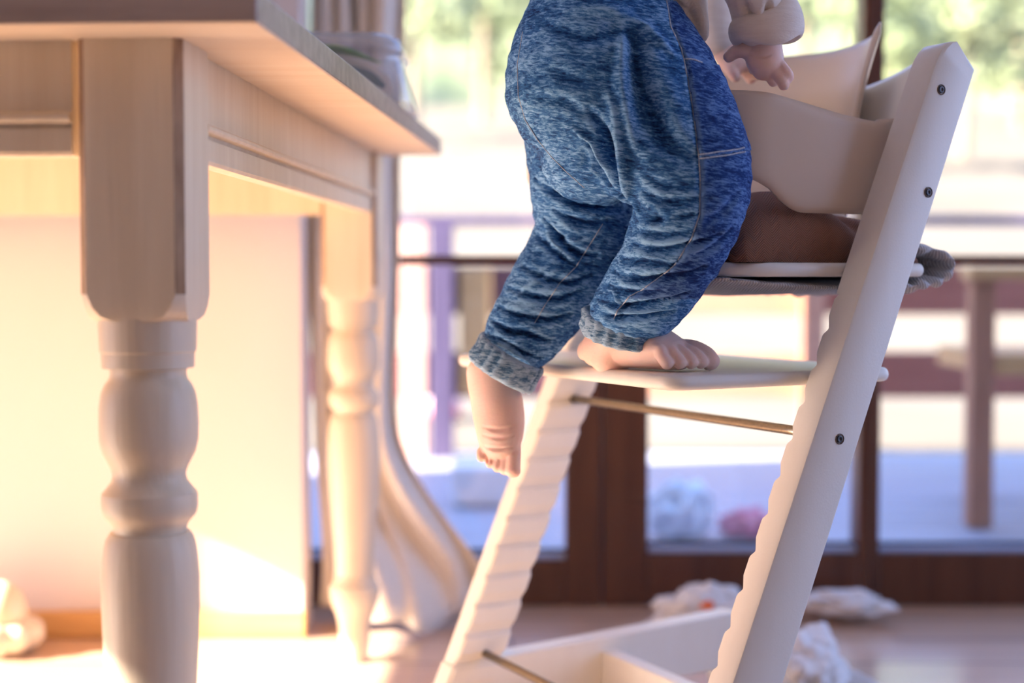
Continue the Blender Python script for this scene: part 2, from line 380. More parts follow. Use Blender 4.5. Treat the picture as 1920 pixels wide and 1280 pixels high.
# hillside
bm = bmesh.new(); G = 60; vv = []
for j in range(G + 1):
    fy = (j / G) ** 1.8; Y = 4.57 + fy * 60
    row = []
    for i in range(G + 1):
        X = (i / G - .5) * (16 + fy * 90)
        z = -.05 + .02 * (Y - 4.57) + max(0, Y - 7) * .135 + .25 * noise.noise(Vector((X * .25, Y * .25, 0))) * min(1, (Y - 4.57) / 6)
        row.append(bm.verts.new((X, Y, z)))
    vv.append(row)
for j in range(G):
    for i in range(G): bm.faces.new((vv[j][i], vv[j][i + 1], vv[j + 1][i + 1], vv[j + 1][i]))
tag(obj('hillside_ground', bm, M_hill, smooth=True), kind='structure')

# terrace railing: posts, two broad boards per bay, slim top rail
rail = empty('terrace_railing', (0, 4.6, 0), 'slatted wooden terrace railing with broad red-brown boards beyond the glass doors', 'railing')
def board(n, x0, x1, z0, z1, m, y=4.60):
    bm = bmesh.new(); box(bm, (x0, y, z0), (x1, y + .03, z1)); return obj(n, bm, m, rail, bevel=.004)
for (x0, x1, m) in ((-2.6, .12, M_shaded), (.13, .98, M_sunlit), (.99, 3.4, M_red)):
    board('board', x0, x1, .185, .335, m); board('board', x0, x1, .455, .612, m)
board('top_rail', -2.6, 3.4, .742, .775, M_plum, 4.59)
for x0, w, m in ((-.262, .075, M_plum), (-.350, .076, M_peach), (.93, .07, M_sunlit), (2.2, .07, M_red), (-2.3, .07, M_red)):
    bm = bmesh.new(); box(bm, (x0, 4.53, -.1), (x0 + w, 4.597, .742)); obj('post', bm, m, rail, bevel=.004)
bm = bmesh.new(); box(bm, (-.168, 4.56, .20), (-.066, 4.598, .605)); tag(obj('pale_board', bm, M_gseat, rail, bevel=.004), 'pale upright board')

# garden armchair at the right
gc = empty('garden_chair', (1.08, 3.27, 0), 'brown wooden garden armchair with pale seat, standing on the terrace at the right', 'chair')
def gpart(n, lo, hi, m, b=.004):
    bm = bmesh.new(); box(bm, lo, hi); return obj(n, bm, m, gc, bevel=b)
gpart('leg', (1.052, 3.245, 0), (1.105, 3.30, .57), M_garden); gpart('leg', (1.205, 3.72, 0), (1.255, 3.775, .57), M_garden)
gpart('leg', (1.62, 3.245, 0), (1.675, 3.30, .57), M_garden); gpart('leg', (1.62, 3.72, 0), (1.675, 3.775, .95), M_garden)
gpart('armrest', (1.035, 3.21, .57), (1.60, 3.29, .60), M_gseat); gpart('armrest', (1.20, 3.70, .57), (1.62, 3.79, .60), M_gseat)
gpart('seat', (1.108, 3.25, .350), (1.66, 3.70, .400), M_gseat); gpart('backrest', (1.66, 3.25, .45), (1.69, 3.77, .95), M_garden)

# loose things on the terrace
bm = bmesh.new(); vs = box(bm, (-.15, 3.56, 0), (.012, 3.72, .10))
for v in vs:
    if v.co.z > .05: v.co.x = -.069 + (v.co.x + .069) * 1.08; v.co.y = 3.64 + (v.co.y - 3.64) * 1.08
tub = tag(obj('storage_tub', bm, M_white, bevel=.012), 'small white plastic tub on the terrace floor', 'tub')
bm = bmesh.new(); bmesh.ops.create_icosphere(bm, subdivisions=3, radius=.076, matrix=Matrix.Translation((-.275, 5.72, .06)))
tag(obj('ball', bm, M_ball, smooth=True), 'pink and white ball lying on the ground beyond the terrace railing', 'ball')
def lump(name, c, r, m, label, cat, seed=0, amp=.3, sub=4, parent=None, freq=2.2):
    bm = bmesh.new(); bmesh.ops.create_icosphere(bm, subdivisions=sub, radius=1)
    for v in bm.verts:
        d = v.co.normalized(); k = 1 + amp * noise.fractal(d * freq + Vector((seed, 3, 1)), 1, 2, 3)
        v.co = Vector((d.x * r[0] * k, d.y * r[1] * k, d.z * r[2] * k)) + Vector(c)
        if v.co.z < .001: v.co.z = .001
    o = obj(name, bm, m, parent, smooth=True)
    return tag(o, label, cat) if label else o
lump('plastic_bag', (.375, 3.16, .05), (.07, .06, .065), M_wblue, 'pale blue and white crumpled plastic bag on the terrace behind the glass', 'bag', 4, .5)
lump('cloth', (.535, 3.17, .02), (.060, .05, .034), M_pink, 'crumpled pink cloth lying on the terrace beside the pale bag', 'cloth', 9, .5)

# trees and bushes on the slope: crown of many leaf facets + trunk
def tree(c, r, h, m, name, label, cat, seed, group='trees on the hillside'):
    rnd = random.Random(seed)
    root = empty(name, c, label, cat, group)
    bm = bmesh.new(); tube(bm, [Vector(c) + Vector((0, 0, -.6)), Vector(c) + Vector((.05, 0, h * .5)), Vector(c) + Vector((0, .1, h * .8))], [r * .09, r * .06, r * .02], n=8)
    obj('trunk', bm, M_trunk, root, smooth=True)
    bm = bmesh.new(); blobs = []
    for k in range(14):
        a = rnd.uniform(0, 6.28); q = rnd.random() ** .5 * r * .75; blobs.append((Vector((c[0] + q * math.cos(a), c[1] + q * math.sin(a), c[2] + h * rnd.uniform(.25, .85))), r * rnd.uniform(.3, .5)))
    for k in range(1500):
        b, br = rnd.choice(blobs); d = Vector((rnd.gauss(0, 1), rnd.gauss(0, 1), rnd.gauss(0, 1))).normalized()
        p = b + d * br * rnd.uniform(.6, 1.05); s = r * rnd.uniform(.05, .10)
        u = d.orthogonal().normalized(); w = d.cross(u)
        u = u * s; w = w * s * .7; t = d * s * .3
        bm.faces.new([bm.verts.new(p + u), bm.verts.new(p + w + t), bm.verts.new(p - u), bm.verts.new(p - w + t)])
    obj('crown', bm, m, root, recalc=False)
def gz(X, Y): return -.05 + .02 * (Y - 4.57) + max(0, Y - 7) * .135
for k, (px, Y, r, h, m, lab) in enumerate((
        (775, 27, 1.5, 4.6, M_fol1, 'pale green tree at the left of the glass doors, nearest the curtain'),
        (905, 36, 1.9, 6.4, M_fol2, 'mid green tree on the slope just left of the child'),
        (1500, 34, 1.9, 6.2, M_fol1, 'pale green tree on the slope behind the raised hand'),
        (1700, 36, 2.0, 6.6, M_fol1, 'tall pale green tree just right of the slim window post'),
        (1800, 23, 1.3, 3.9, M_fol1, 'pale green tree on the slope just right of the top of the high chair'),
        (1905, 30, 1.7, 5.2, M_fol2, 'mid green tree at the right edge of the view'),
        (1640, 20, 1.0, 3.2, M_fol2, 'small green tree behind the slim window post'))):
    X = (px - 960) / FPX * Y
    tree((X, Y, gz(X, Y)), r, h, m, 'hillside_tree', lab, 'tree', k)
# wooded ridge closing the slope
bm = bmesh.new(); vv = []
for j in range(31):
    row = []
    for i in range(81):
        X = (i / 80 - .5) * 90; f = j / 30
        z = 2.2 + f * 15 + 1.4 * noise.fractal(Vector((X * .22, f * 3, 5)), 1, 2, 4); row.append(bm.verts.new((X, 42 + f * 12 + 1.5 * noise.noise(Vector((X * .3, f * 6, 0))), z)))
    vv.append(row)
for j in range(30):
    for i in range(80): bm.faces.new((vv[j][i], vv[j][i + 1], vv[j + 1][i + 1], vv[j + 1][i]))
tag(obj('wooded_ridge', bm, M_wood, smooth=True), kind='structure')

# ------------------------------------------------------------------ curtain
def curtain():
    bm = bmesh.new(); NU, NV = 120, 70; g = []
    for j in range(NV + 1):
        v = j / NV; z = 2.1 * (1 - v) + .004
        # bottom flares to the right, resting on the floor
        k = max(0, 1 - z / .34); k2 = k * k * (3 - 2 * k)
        pinch = math.exp(-((z - .38) / .16) ** 2)
        row = []
        for i in range(NU + 1):
            u = i / NU
            xl = -.333 + .012 * k2; xr = -.178 - .018 * pinch + .155 * k2 * (1 - .35 * max(0, (z - .10)) * 4)
            x = xl + (xr - xl) * u
            w = math.sin(u * 2 * math.pi * 4.5 + .5 * math.sin(3 * z)) * .016 + math.sin(u * 2 * math.pi * 2 + 1) * .010
            y = 2.345 + w * (1 - .3 * k2) - .075 * k2 * math.sin(math.pi * min(1, u * 1.1)) + .03 * k2 * math.sin(u * 9 + z * 14)
            y = min(y, 2.44)
            zz = z + .012 * k2 * (1 + math.sin(u * 14 + 2))
            row.append(bm.verts.new((x + .006 * math.sin(z * 7 + u * 6), y, max(.003, zz))))
        g.append(row)
    for j in range(NV):
        for i in range(NU): bm.faces.new((g[j][i], g[j][i + 1], g[j + 1][i + 1], g[j + 1][i]))
    o = obj('curtain', bm, M_curt, smooth=True)
    s = o.modifiers.new('s', 'SOLIDIFY'); s.thickness = .002
    tag(o, 'long cream curtain beside the glass doors, its hem spread on the floor', 'curtain')
curtain()

# ------------------------------------------------------------------ table
TR = math.radians(-3.15)                                     # table turned a little about the vertical
TO = Vector((-.2515, 1.089, 0))                              # near right corner of the near leg block
TM = Matrix.Translation(TO) @ Matrix.Rotation(TR, 4, 'Z')
table = empty('dining_table', (-1.0, 1.6, 0), 'cream painted farmhouse dining table with turned legs, at the left', 'table')
S = .082; LZ = .757
prof = [(.0, .019), (.015, .0205), (.04, .0225), (.06, .025), (.075, .029), (.085, .033), (.095, .0365), (.108, .0375), (.116, .036), (.119, .032), (.126, .0315), (.130, .029),
        (.16, .0295), (.2, .0325), (.24, .0352), (.28, .0375), (.31, .0385), (.335, .0385), (.352, .0372), (.361, .0360), (.3675, .0342), (.3715, .0315), (.3725, .029), (.3755, .029), (.379, .0305), (.383, .034), (.386, .0365), (.392, .0378),
        (.400, .0378), (.4035, .0372), (.4045, .0360), (.408, .0333), (.413, .0295), (.4185, .0285), (.4245, .0305), (.430, .0335), (.436, .0365), (.445, .0386), (.458, .0391), (.472, .0386), (.483, .0370), (.490, .0342), (.494, .0310), (.498, .0298), (.5025, .0300),
        (.5035, .0362), (.5155, .0366), (.5165, .0378), (.5195, .0380), (.536, .0385), (.545, .0386), (.548, .030)]
for ix, iy in ((0, 0), (0, 1), (1, 0), (1, 1)):
    x1 = -ix * 1.22; y0 = iy * .985
    M = TM @ Matrix.Translation((x1 - S / 2, y0 + S / 2, 0))
    bm = bmesh.new(); lathe(bm, prof, 64, M)
    # square block with chamfered arrises and a shaped lower end
    h = S / 2; c = .0065; rings = []
    for z, ins in ((.541, .014), (.545, .007), (.552, .0028), (.562, .0), (.60, 0), (LZ, 0)):
        q = h - ins * .25; cc = c + ins * 1.1
        pts = [(q, -q + cc), (q, q - cc), (q - cc, q), (-q + cc, q), (-q, q - cc), (-q, -q + cc), (-q + cc, -q), (q - cc, -q)]
        rings.append([bm.verts.new(M @ Vector((a, b, z))) for a, b in pts])
    for a, b in zip(rings, rings[1:]):
        for k in range(8): bm.faces.new((a[k], a[(k + 1) % 8], b[(k + 1) % 8], b[k]))
    bm.faces.new(rings[0][::-1]); bm.faces.new(rings[-1])
    o = obj('leg', bm, M_cream, table, smooth=True)
    o.data.materials.append(M_wear)
    for p in o.data.polygons:
        nl = (M.inverted().to_3x3() @ p.normal)
        if p.center.z > .548 and abs(nl.x) > .5 and abs(nl.y) > .5 and abs(nl.z) < .3: p.material_index = 1
    e = o.modifiers.new('e', 'EDGE_SPLIT'); e.split_angle = math.radians(32)
# top slab: separate underside board look comes from its own material on the lower faces
bm = bmesh.new()
out = [(.072, -.056), (.088, 1.035 + .02), (-1.30, 1.055 + .02), (-1.30, -.056)]
def slab(z0, z1, off=0):
    vs0 = [bm.verts.new(TM @ Vector((x, y, z0))) for x, y in out]; vs1 = [bm.verts.new(TM @ Vector((x, y, z1))) for x, y in out]
    bm.faces.new(vs0); bm.faces.new(vs1)
    for k in range(4): bm.faces.new((vs0[k], vs0[(k + 1) % 4], vs1[(k + 1) % 4], vs1[k]))
slab(LZ, .783)
top = obj('table_top', bm, M_top, table, bevel=.003)
top.data.materials.append(M_under)
for p in top.data.polygons:
    if p.normal.z < -.9: p.material_index = 1
# aprons: upper board, bead, stepped lower board
def apron(x0, y0, x1, y1, nx, ny, t=.020, name='apron'):
    """outer face from (x0,y0) to (x1,y1) in table space, outward normal (nx,ny)"""
    secs = [(LZ, -.004), (.7030, -.004), (.7015, -.0005), (.6995, .0025), (.6965, .003), (.6945, .0015), (.6935, -.0045), (.690, -.006), (.6895, -.003), (.672, -.003), (.669, -.005), (.669, -t), (LZ, -t)]
    bm = bmesh.new(); rr = []
    for (x, y) in ((x0, y0), (x1, y1)): rr.append([bm.verts.new(TM @ Vector((x + nx * o, y + ny * o, z))) for z, o in secs])
    n = len(secs)
    for k in range(n): bm.faces.new((rr[0][k], rr[0][(k + 1) % n], rr[1][(k + 1) % n], rr[1][k]))
    bm.faces.new(rr[0]); bm.faces.new(rr[1][::-1])
    return obj(name, bm, M_cream, table, smooth=False)
apron(-S - .006, -.0 + .004, -1.22, .004, 0, -1); apron(-.004, S, -.004, .985, 1, 0); apron(-S, .985 + S - .004, -1.22, .985 + S - .004, 0, 1); apron(-1.22 - S + .004, S, -1.22 - S + .004, .985, -1, 0)

# clear food container on the table edge
def container():
    root = empty('food_container', (-.24, 1.82, .783), 'clear plastic food container with leaves and flatbread inside, on the table edge', 'container')
    def rring(cx, cy, hx, hy, r, z, n=8):
        pts = []
        for qx, qy, a0 in ((1, 1, 0), (-1, 1, 90), (-1, -1, 180), (1, -1, 270)):
            for k in range(n + 1):
                a = math.radians(a0 + 90 * k / n); pts.append(Vector((cx + qx * (hx - r) + r * math.cos(a), cy + qy * (hy - r) + r * math.sin(a), z)))
        return pts
    bm = bmesh.new(); rings = []
    cx, cy = -.235, 1.80
    for hx, z, r in ((.114, .784, .03), (.112, .789, .03), (.107, .81, .032), (.101, .835, .034), (.099, .845, .036), (.102, .847, .036), (.102, .852, .036), (.097, .864, .036), (.086, .870, .034), (.05, .873, .03)):
        rings.append([bm.verts.new(p) for p in rring(cx, cy, hx, hx * .85, r, z)])
    for a, b in zip(rings, rings[1:]):
        n = len(a)
        for k in range(n): bm.faces.new((a[k], a[(k + 1) % n], b[(k + 1) % n], b[k]))
    bm.faces.new(rings[-1]); bm.faces.new(rings[0][::-1])
    o = obj('tub', bm, M_clear, root, smooth=True)
    # contents lie loose inside
    bm = bmesh.new(); tube(bm, [Vector((-.28, 1.77, .848)), Vector((-.215, 1.75, .853)), Vector((-.160, 1.745, .836))], [.018, .022, .004], n=16, flat=.25, ref=(0, 0, 1))
    tag(obj('lettuce_leaf', bm, M_leafg, smooth=True), 'bright green lettuce leaf inside the clear container', 'leaf')
    bm = bmesh.new(); tube(bm, [Vector((-.26, 1.80, .818)), Vector((-.20, 1.79, .818)), Vector((-.166, 1.785, .808))], [.033, .032, .022], n=24)
    tag(obj('flatbread', bm, M_bread, smooth=True), 'rolled beige flatbread inside the clear container on the table', 'bread')
    bm = bmesh.new(); tube(bm, [Vector((-.20, 1.738, .826)), Vector((-.175, 1.735, .818)), Vector((-.155, 1.735, .806))], [.006, .008, .003], n=12, flat=.5)
    tag(obj('herb_leaf', bm, M_dleaf, smooth=True), 'dark green herb leaf under the flatbread in the clear container', 'leaf')
container()

# ribbed pot with domed lid against the back wall
pot = empty('lidded_pot', (-.785, 2.165, 0), 'small cream ribbed pot with a domed lid on the floor at the left edge', 'pot')
bm = bmesh.new(); n = 72; rings = []
for z, r in ((.001, .040), (.008, .052), (.022, .062), (.036, .062), (.046, .052), (.052, .036), (.058, .03)):
    rings.append([bm.verts.new((-.785 + r * (1 + .07 * math.cos(9 * a)) * math.cos(a), 2.165 + r * (1 + .07 * math.cos(9 * a)) * math.sin(a), z)) for a in [2 * math.pi * k / n for k in range(n)]])
for a, b in zip(rings, rings[1:]):
    for k in range(n): bm.faces.new((a[k], a[(k + 1) % n], b[(k + 1) % n], b[k]))
bm.faces.new(rings[0][::-1]); bm.faces.new(rings[-1]); obj('bowl', bm, M_pot, pot, smooth=True)
bm = bmesh.new(); lathe(bm, [(.050, .038), (.056, .041), (.075, .038), (.092, .030), (.104, .018), (.109, .004)], 40, Matrix.Translation((-.785, 2.165, 0))); obj('lid', bm, M_pot, pot, smooth=True)

# ------------------------------------------------------------------ high chair
CA = .501; CU = Vector((math.cos(CA), math.sin(CA), 0)); CV = Vector((-math.sin(CA), math.cos(CA), 0)); CO = Vector((.2481, 1.3185, 0))
def W(u, v, z): return CO + CU * u + CV * v + Vector((0, 0, z))
CM = Matrix(((CU.x, CV.x, 0, CO.x), (CU.y, CV.y, 0, CO.y), (0, 0, 1, 0), (0, 0, 0, 1)))
chair = empty('high_chair', W(0, .2, 0), 'white wooden adjustable high chair with slanted notched uprights, under the climbing child', 'high chair')
uf = lambda z: -.078 + (z - .215) * .4177
ur = lambda z: -.019 + (z - .207) * .4049
def notch(z):
    p = .0338; k = ((z - .013) % p) / p          # 0..1 upwards
    if z > .56 or z < .05: return 0
    # going down: wall runs straight, sinks, then springs back out
    if k < .22: return .0055 * (1 - math.cos(k / .22 * math.pi)) / 2 if k > .0 else 0
    if k < .55: return .0055 * (1 - (k - .22) / .33)
    return 0
def upright(v_in, sgn):
    """v_in inner face, sgn +1 = thickness towards +v"""
    bm = bmesh.new(); rings = []
    zs = [0] + [.05 + i * .00169 for i in range(310)] + [.60, .65, .70, .75]
    for z in zs:
        t = .035 - notch(z); a, b = uf(z), ur(z); vo = v_in + sgn * .035; vi = vo - sgn * t; r = .005
        pts = [(a, vi + sgn * r * .5), (a, vo - sgn * r), (a + r * .35, vo - sgn * r * .3), (a + r, vo), (b - r, vo), (b - r * .3, vo - sgn * r * .3), (b, vo - sgn * r), (b, vi + sgn * r * .5), (b - r * .5, vi), (a + r * .5, vi)]
        rings.append([bm.verts.new(W(u, v, z)) for u, v in pts])
    # rounded, sloping top
    for f in (0, .25, .5, .75, 1.0):
        th = f * math.pi / 2
        z1 = .775 + .026 * math.sin(th); u1 = uf(.775) + .010 * math.sin(th) + .014 * (1 - math.cos(th))
        vo = v_in + sgn * .035; vi = v_in; r = .005 ; zb = .755 + .021 * f; ub = ur(zb)
        pts = [(u1, vi + sgn * r * .5), (u1, vo - sgn * r), (u1 + r * .35, vo - sgn * r * .3), (u1 + r, vo), (ub - r, vo), (ub - r * .3, vo - sgn * r * .3), (ub, vo - sgn * r), (ub, vi + sgn * r * .5), (ub - r * .5, vi), (u1 + r * .5, vi)]
        zf = [z1] * 4 + [zb] * 4 + [zb, z1]
        rings.append([bm.verts.new(W(u, v, z)) for (u, v), z in zip(pts, zf)])
    for a, b in zip(rings, rings[1:]):
        n = len(a)
        for k in range(n): bm.faces.new((a[k], a[(k + 1) % n], b[(k + 1) % n], b[k]))
    bm.faces.new(rings[0][::-1]); bm.faces.new(rings[-1])
    o = obj('upright', bm, M_chair, chair, smooth=True)
    e = o.modifiers.new('e', 'EDGE_SPLIT'); e.split_angle = math.radians(28)
    return o
up_near = upright(0, -1); up_far = upright(.439, 1)
# screw recesses on the outer face of the near upright
for u, z in ((.165, .754), (.150, .656), (.043, .426)):
    Mh = CM @ Matrix.Translation((u, -.0352, z)) @ Matrix.Rotation(math.radians(90), 4, 'X')
    bm = bmesh.new(); lathe(bm, [(-.002, .0052), (.0006, .0050), (.0006, .0042), (-.0008, .0040)], 28, Mh); h_ = obj('screw', bm, M_hole, up_near, smooth=True)
    bm = bmesh.new(); lathe(bm, [(-.002, .0036), (.0006, .0036), (.0010, .003), (.0011, .0016), (.0004, .0012)], 24, CM @ Matrix.Translation((u - .0004, -.0353, z)) @ Matrix.Rotation(math.radians(90), 4, 'X')); obj('screw_head', bm, M_black, up_near, smooth=True)

def plate(name, u0, u1, v0, v1, z0, z1, rf, rb, bend=0):
    """horizontal board with rounded plan corners and rounded edges"""
    zc = (z0 + z1) / 2; h = (z1 - z0) / 2
    def outline(ins):
        pts = []
        for (cu, cv, a0, r) in ((u1 - rb, v1 - rb, 0, rb), (u0 + rf, v1 - rf, 90, rf), (u0 + rf, v0 + rf, 180, rf), (u1 - rb, v0 + rb, 270, rb)):
            for k in range(9):
                a = math.radians(a0 + 90 * k / 8); rr = max(r - ins, .0005); pts.append((cu + rr * math.cos(a), cv + rr * math.sin(a)))
        return pts
    bm = bmesh.new(); rings = []
    for th in range(-90, 91, 18):
        t = math.radians(th); rings.append([bm.verts.new(W(u, v, zc + h * math.sin(t) + bend * ((v - (v0 + v1) / 2) / (v1 - v0)) ** 2)) for u, v in outline(h * (1 - math.cos(t)) * .8)])
    for a, b in zip(rings, rings[1:]):
        n = len(a)
        for k in range(n): bm.faces.new((a[k], a[(k + 1) % n], b[(k + 1) % n], b[k]))
    bm.faces.new(rings[0][::-1]); bm.faces.new(rings[-1])
    return obj(name, bm, M_chair, chair, smooth=True)
plate('footplate', -.122, .147, .001, .438, .4735, .487, .022, .018)
plate('seat', -.072, .192, .001, .438, .5755, .589, .085, .018)
# steel rods
for u, z, r in ((.045, .4275, .0048), (-.078, .130, .0048)):
    bm = bmesh.new(); tube(bm, [W(u, -.005, z), W(u, .2, z), W(u, .444, z)], [r] * 3, n=20, cap=False); obj('steel_rod', bm, M_metal, chair, smooth=True)
# floor runners and the board between them
def runner(v0, v1):
    bm = bmesh.new(); prof_ = [(-.175, .0), (-.05, .0), (-.02, .056), (.265, .064), (.285, .0), (.345, .0), (.35, .07), (.33, .128), (.29, .137), (-.03, .124), (-.12, .12)]
    a = [bm.verts.new(W(u, v0, z)) for u, z in prof_]; b = [bm.verts.new(W(u, v1, z)) for u, z in prof_]; n = len(a)
    for k in range(n): bm.faces.new((a[k], a[(k + 1) % n], b[(k + 1) % n], b[k]))
    bm.faces.new(a[::-1]); bm.faces.new(b); return obj('floor_runner', bm, M_chair, chair, bevel=.003)
runner(.441, .472); runner(-.033, -.002)
bm = bmesh.new(); box(bm, (.085, -.004, .048), (.107, .443, .112), CM); obj('cross_board', bm, M_chair, chair, bevel=.003)
# wooden backrest laminates between the uprights
def curved(name, m, uv_f, zt, zb, v0, v1, th, par, N=40, K=14, smooth=True):
    """curved shell: uv_f(s) -> (u, v), zt(s), zb(s) top and bottom heights"""
    bm = bmesh.new(); sides = []
    for side in (0, 1):
        g = []
        for i in range(N + 1):
            s = v0 + (v1 - v0) * i / N; u, v = uv_f(s); e = 1e-3; u2, v2 = uv_f(s + e); tx, ty = u2 - u, v2 - v; l = math.hypot(tx, ty); nx, ny = -ty / l, tx / l
            row = []
            for j in range(K + 1):
                f = j / K; z = zb(s) + (zt(s) - zb(s)) * f
                ed = min(1, min(f, 1 - f) * 9, min(i, N - i) / 2.5); ed = math.sqrt(max(0, 1 - (1 - ed) ** 2))
                lean = par(s, f)
                o = (th / 2 * (.25 + .75 * ed)) * (1 if side else -1)
                row.append(bm.verts.new(W(u + nx * o + lean, v + ny * o, z)))
            g.append(row)
        sides.append(g)
    for sd, g in enumerate(sides):
        for i in range(N):
            for j in range(K): bm.faces.new((g[i][j], g[i + 1][j], g[i + 1][j + 1], g[i][j + 1]))
    a, b = sides
    for i in range(N):
        for j in (0, K): bm.faces.new((a[i][j], a[i + 1][j], b[i + 1][j], b[i][j]))
    for j in range(K):
        for i in (0, N): bm.faces.new((a[i][j], a[i][j + 1], b[i][j + 1], b[i][j]))
    return obj(name, bm, m, chair, smooth=smooth)
curved('backrest', M_chair, lambda s: (.165 + .055 * math.sin(math.pi * s / .439), s), lambda s: .800 - .018 * math.sin(math.pi * s / .439), lambda s: .70, .001, .438, .009, lambda s, f: .03 * f)
# moulded baby set: rail that loops round the front, and the tall back shell
def rail_path(s):                                     # s 0..1 from near upright round the front to the far upright
    if s < .38: t = s / .38; return (.172 - .172 * t, .018 - .006 * math.sin(math.pi * t))
    if s > .62: t = (s - .62) / .38; return (.0 + .172 * t, .421)
    t = (s - .38) / .24 * math.pi; return (-.085 * math.sin(t), .22 - .202 * math.cos(t))
def rzt(s):
    w = abs(s - .5) * 2; return .738 + .008 * math.cos(w * math.pi * 1.4) - (.008 if w > .8 else .01 * (w / .8) ** 2) + .006
def rzb(s):
    w = abs(s - .5) * 2; t = min(1, max(0, (w - .08) / .34)); return .706 - .070 * math.sin(t * math.pi / 2)
curved('side_rail', M_plast, rail_path, rzt, rzb, 0.0, 1.0, .006, lambda s, f: 0, N=90, K=16)
def bpath(s):                                          # s 0..1 across the tall back
    a = (s - .5) * 2; return (.235 - .062 * abs(a) ** 2.5, .235 - a * .142)
curved('high_back', M_plast, bpath, lambda s: .836 + .008 * abs((s - .5) * 2) ** 1.5 - .014 * (max(0, abs((s - .5) * 2) - .94) / .06) ** 2, lambda s: .64, 0.0, 1.0, .008, lambda s, f: .045 * f * f - .012, N=70, K=24)
bm = bmesh.new(); tube(bm, [W(.187, .012, .628), W(.19, .03, .630)], [.003, .003], n=12); obj('bolt', bm, M_black, chair, smooth=True)

# cushion on the seat: brown herringbone top, grey corduroy underside wrapped round the board
cush = empty('seat_cushion', W(.06, .2, .59), 'padded high chair cushion, brown herringbone on top and grey corduroy beneath', 'cushion')
bm = bmesh.new(); NU, NV = 60, 60; g = []; gb = []
def ctop(u, v):
    a = (u + .038) / .223; b = (v - .008) / .350
    e = max(0, 1 - abs(2 * a - 1) ** 5) ** .5 * max(0, 1 - abs(2 * b - 1) ** 8) ** .5
    h = .052 + .020 * math.exp(-((u - .05) / .05) ** 2) - .008 * a + .004 * noise.noise(Vector((u * 25, v * 18, 1)))
    h -= .008 * math.exp(-((u - .10 - .3 * (.06 - v)) / .01) ** 2)
    return .5895 + h * e
for i in range(NU + 1):
    r1 = []; r2 = []
    for j in range(NV + 1):
        u = -.038 + .223 * i / NU; v = .008 + .350 * j / NV
        r1.append(bm.verts.new(W(u, v, ctop(u, v)))); r2.append(bm.verts.new(W(u, v, .5893)))
    g.append(r1); gb.append(r2)
for i in range(NU):
    for j in range(NV):
        bm.faces.new((g[i][j], g[i + 1][j], g[i + 1][j + 1], g[i][j + 1]))
        bm.faces.new((gb[i][j + 1], gb[i + 1][j + 1], gb[i + 1][j], gb[i][j]))
bmesh.ops.remove_doubles(bm, verts=bm.verts, dist=.0003)
obj('brown_cover', bm, M_brown, cush, smooth=True)
bm = bmesh.new()       # underside sling + bunched end behind the board
pts = []
for (u, z, r) in ((-.05, .573, .003), (.0, .568, .007), (.06, .5645, .010), (.12, .5655, .009), (.17, .566, .009), (.213, .570, .014), (.232, .586, .0145), (.210, .600, .012), (.16, .604, .006)):
    pts.append((u, z, r))
st = []
q = catmull([(a, b, c) for a, b, c in pts], 5)
for i, (u, z, r) in enumerate(q):
    a = q[max(i - 1, 0)]; b = q[min(i + 1, len(q) - 1)]; d = Vector((b[0] - a[0], b[1] - a[1])).normalized(); nrm = Vector((-d.y, d.x))
    st.append((W(u, .222, z + .0012), CV * .215, (CU * nrm.x + Vector((0, 0, nrm.y))) * r))
bm = bmesh.new(); loft(bm, st, 48); me = fuse(bm, .0026, 2)
co, no = arrs(me)
for i in range(len(co)):
    p = Vector(co[i]); uu = (p - CO).dot(CU); k = max(0, min(1, (uu - .12) / .06))
    co[i] += no[i] * (k * (.0035 * noise.noise(Vector((p.x * 60, p.y * 60, p.z * 120))) + .002 * math.sin((uu * 260) + p.z * 380)) + .001 * noise.noise(p * 40))
me.vertices.foreach_set('co', co.ravel()); me.update(); link('grey_underside', me, M_grey, cush)

# ------------------------------------------------------------------ child
# trousers
bm = bmesh.new()
limb(bm, [(1138, -45, 1.36, 116, .074), (1134, -20, 1.36, 122, .078), (1126, 20, 1.36, 134, .086), (1120, 110, 1.365, 166, .096), (1122, 190, 1.37, 172, .100), (1120, 262, 1.37, 140, .090), (1118, 300, 1.37, 105, .075)], n=48)
limb(bm, [(1150, 60, 1.345, 130, .065), (1185, 150, 1.335, 150, .068), (1232, 240, 1.32, 150, .064), (1283, 325, 1.305, 128, .060), (1291, 385, 1.30, 108, .056), (1275, 440, 1.305, 96, .050), (1245, 500, 1.32, 90, .046), (1212, 548, 1.335, 84, .043), (1184, 582, 1.345, 78, .040), (1176, 604, 1.35, 74, .037)], n=44, cap=False)
limb(bm, [(1085, 200, 1.41, 110, .06), (1086, 300, 1.42, 98, .058), (1090, 370, 1.43, 94, .056), (1100, 430, 1.44, 98, .052), (1074, 490, 1.44, 92, .048), (1032, 550, 1.435, 86, .045), (995, 605, 1.43, 77, .041), (970, 642, 1.425, 68, .038), (952, 670, 1.42, 60, .034)], n=44, cap=False)
jeans = fuse(bm, .0024, 6)
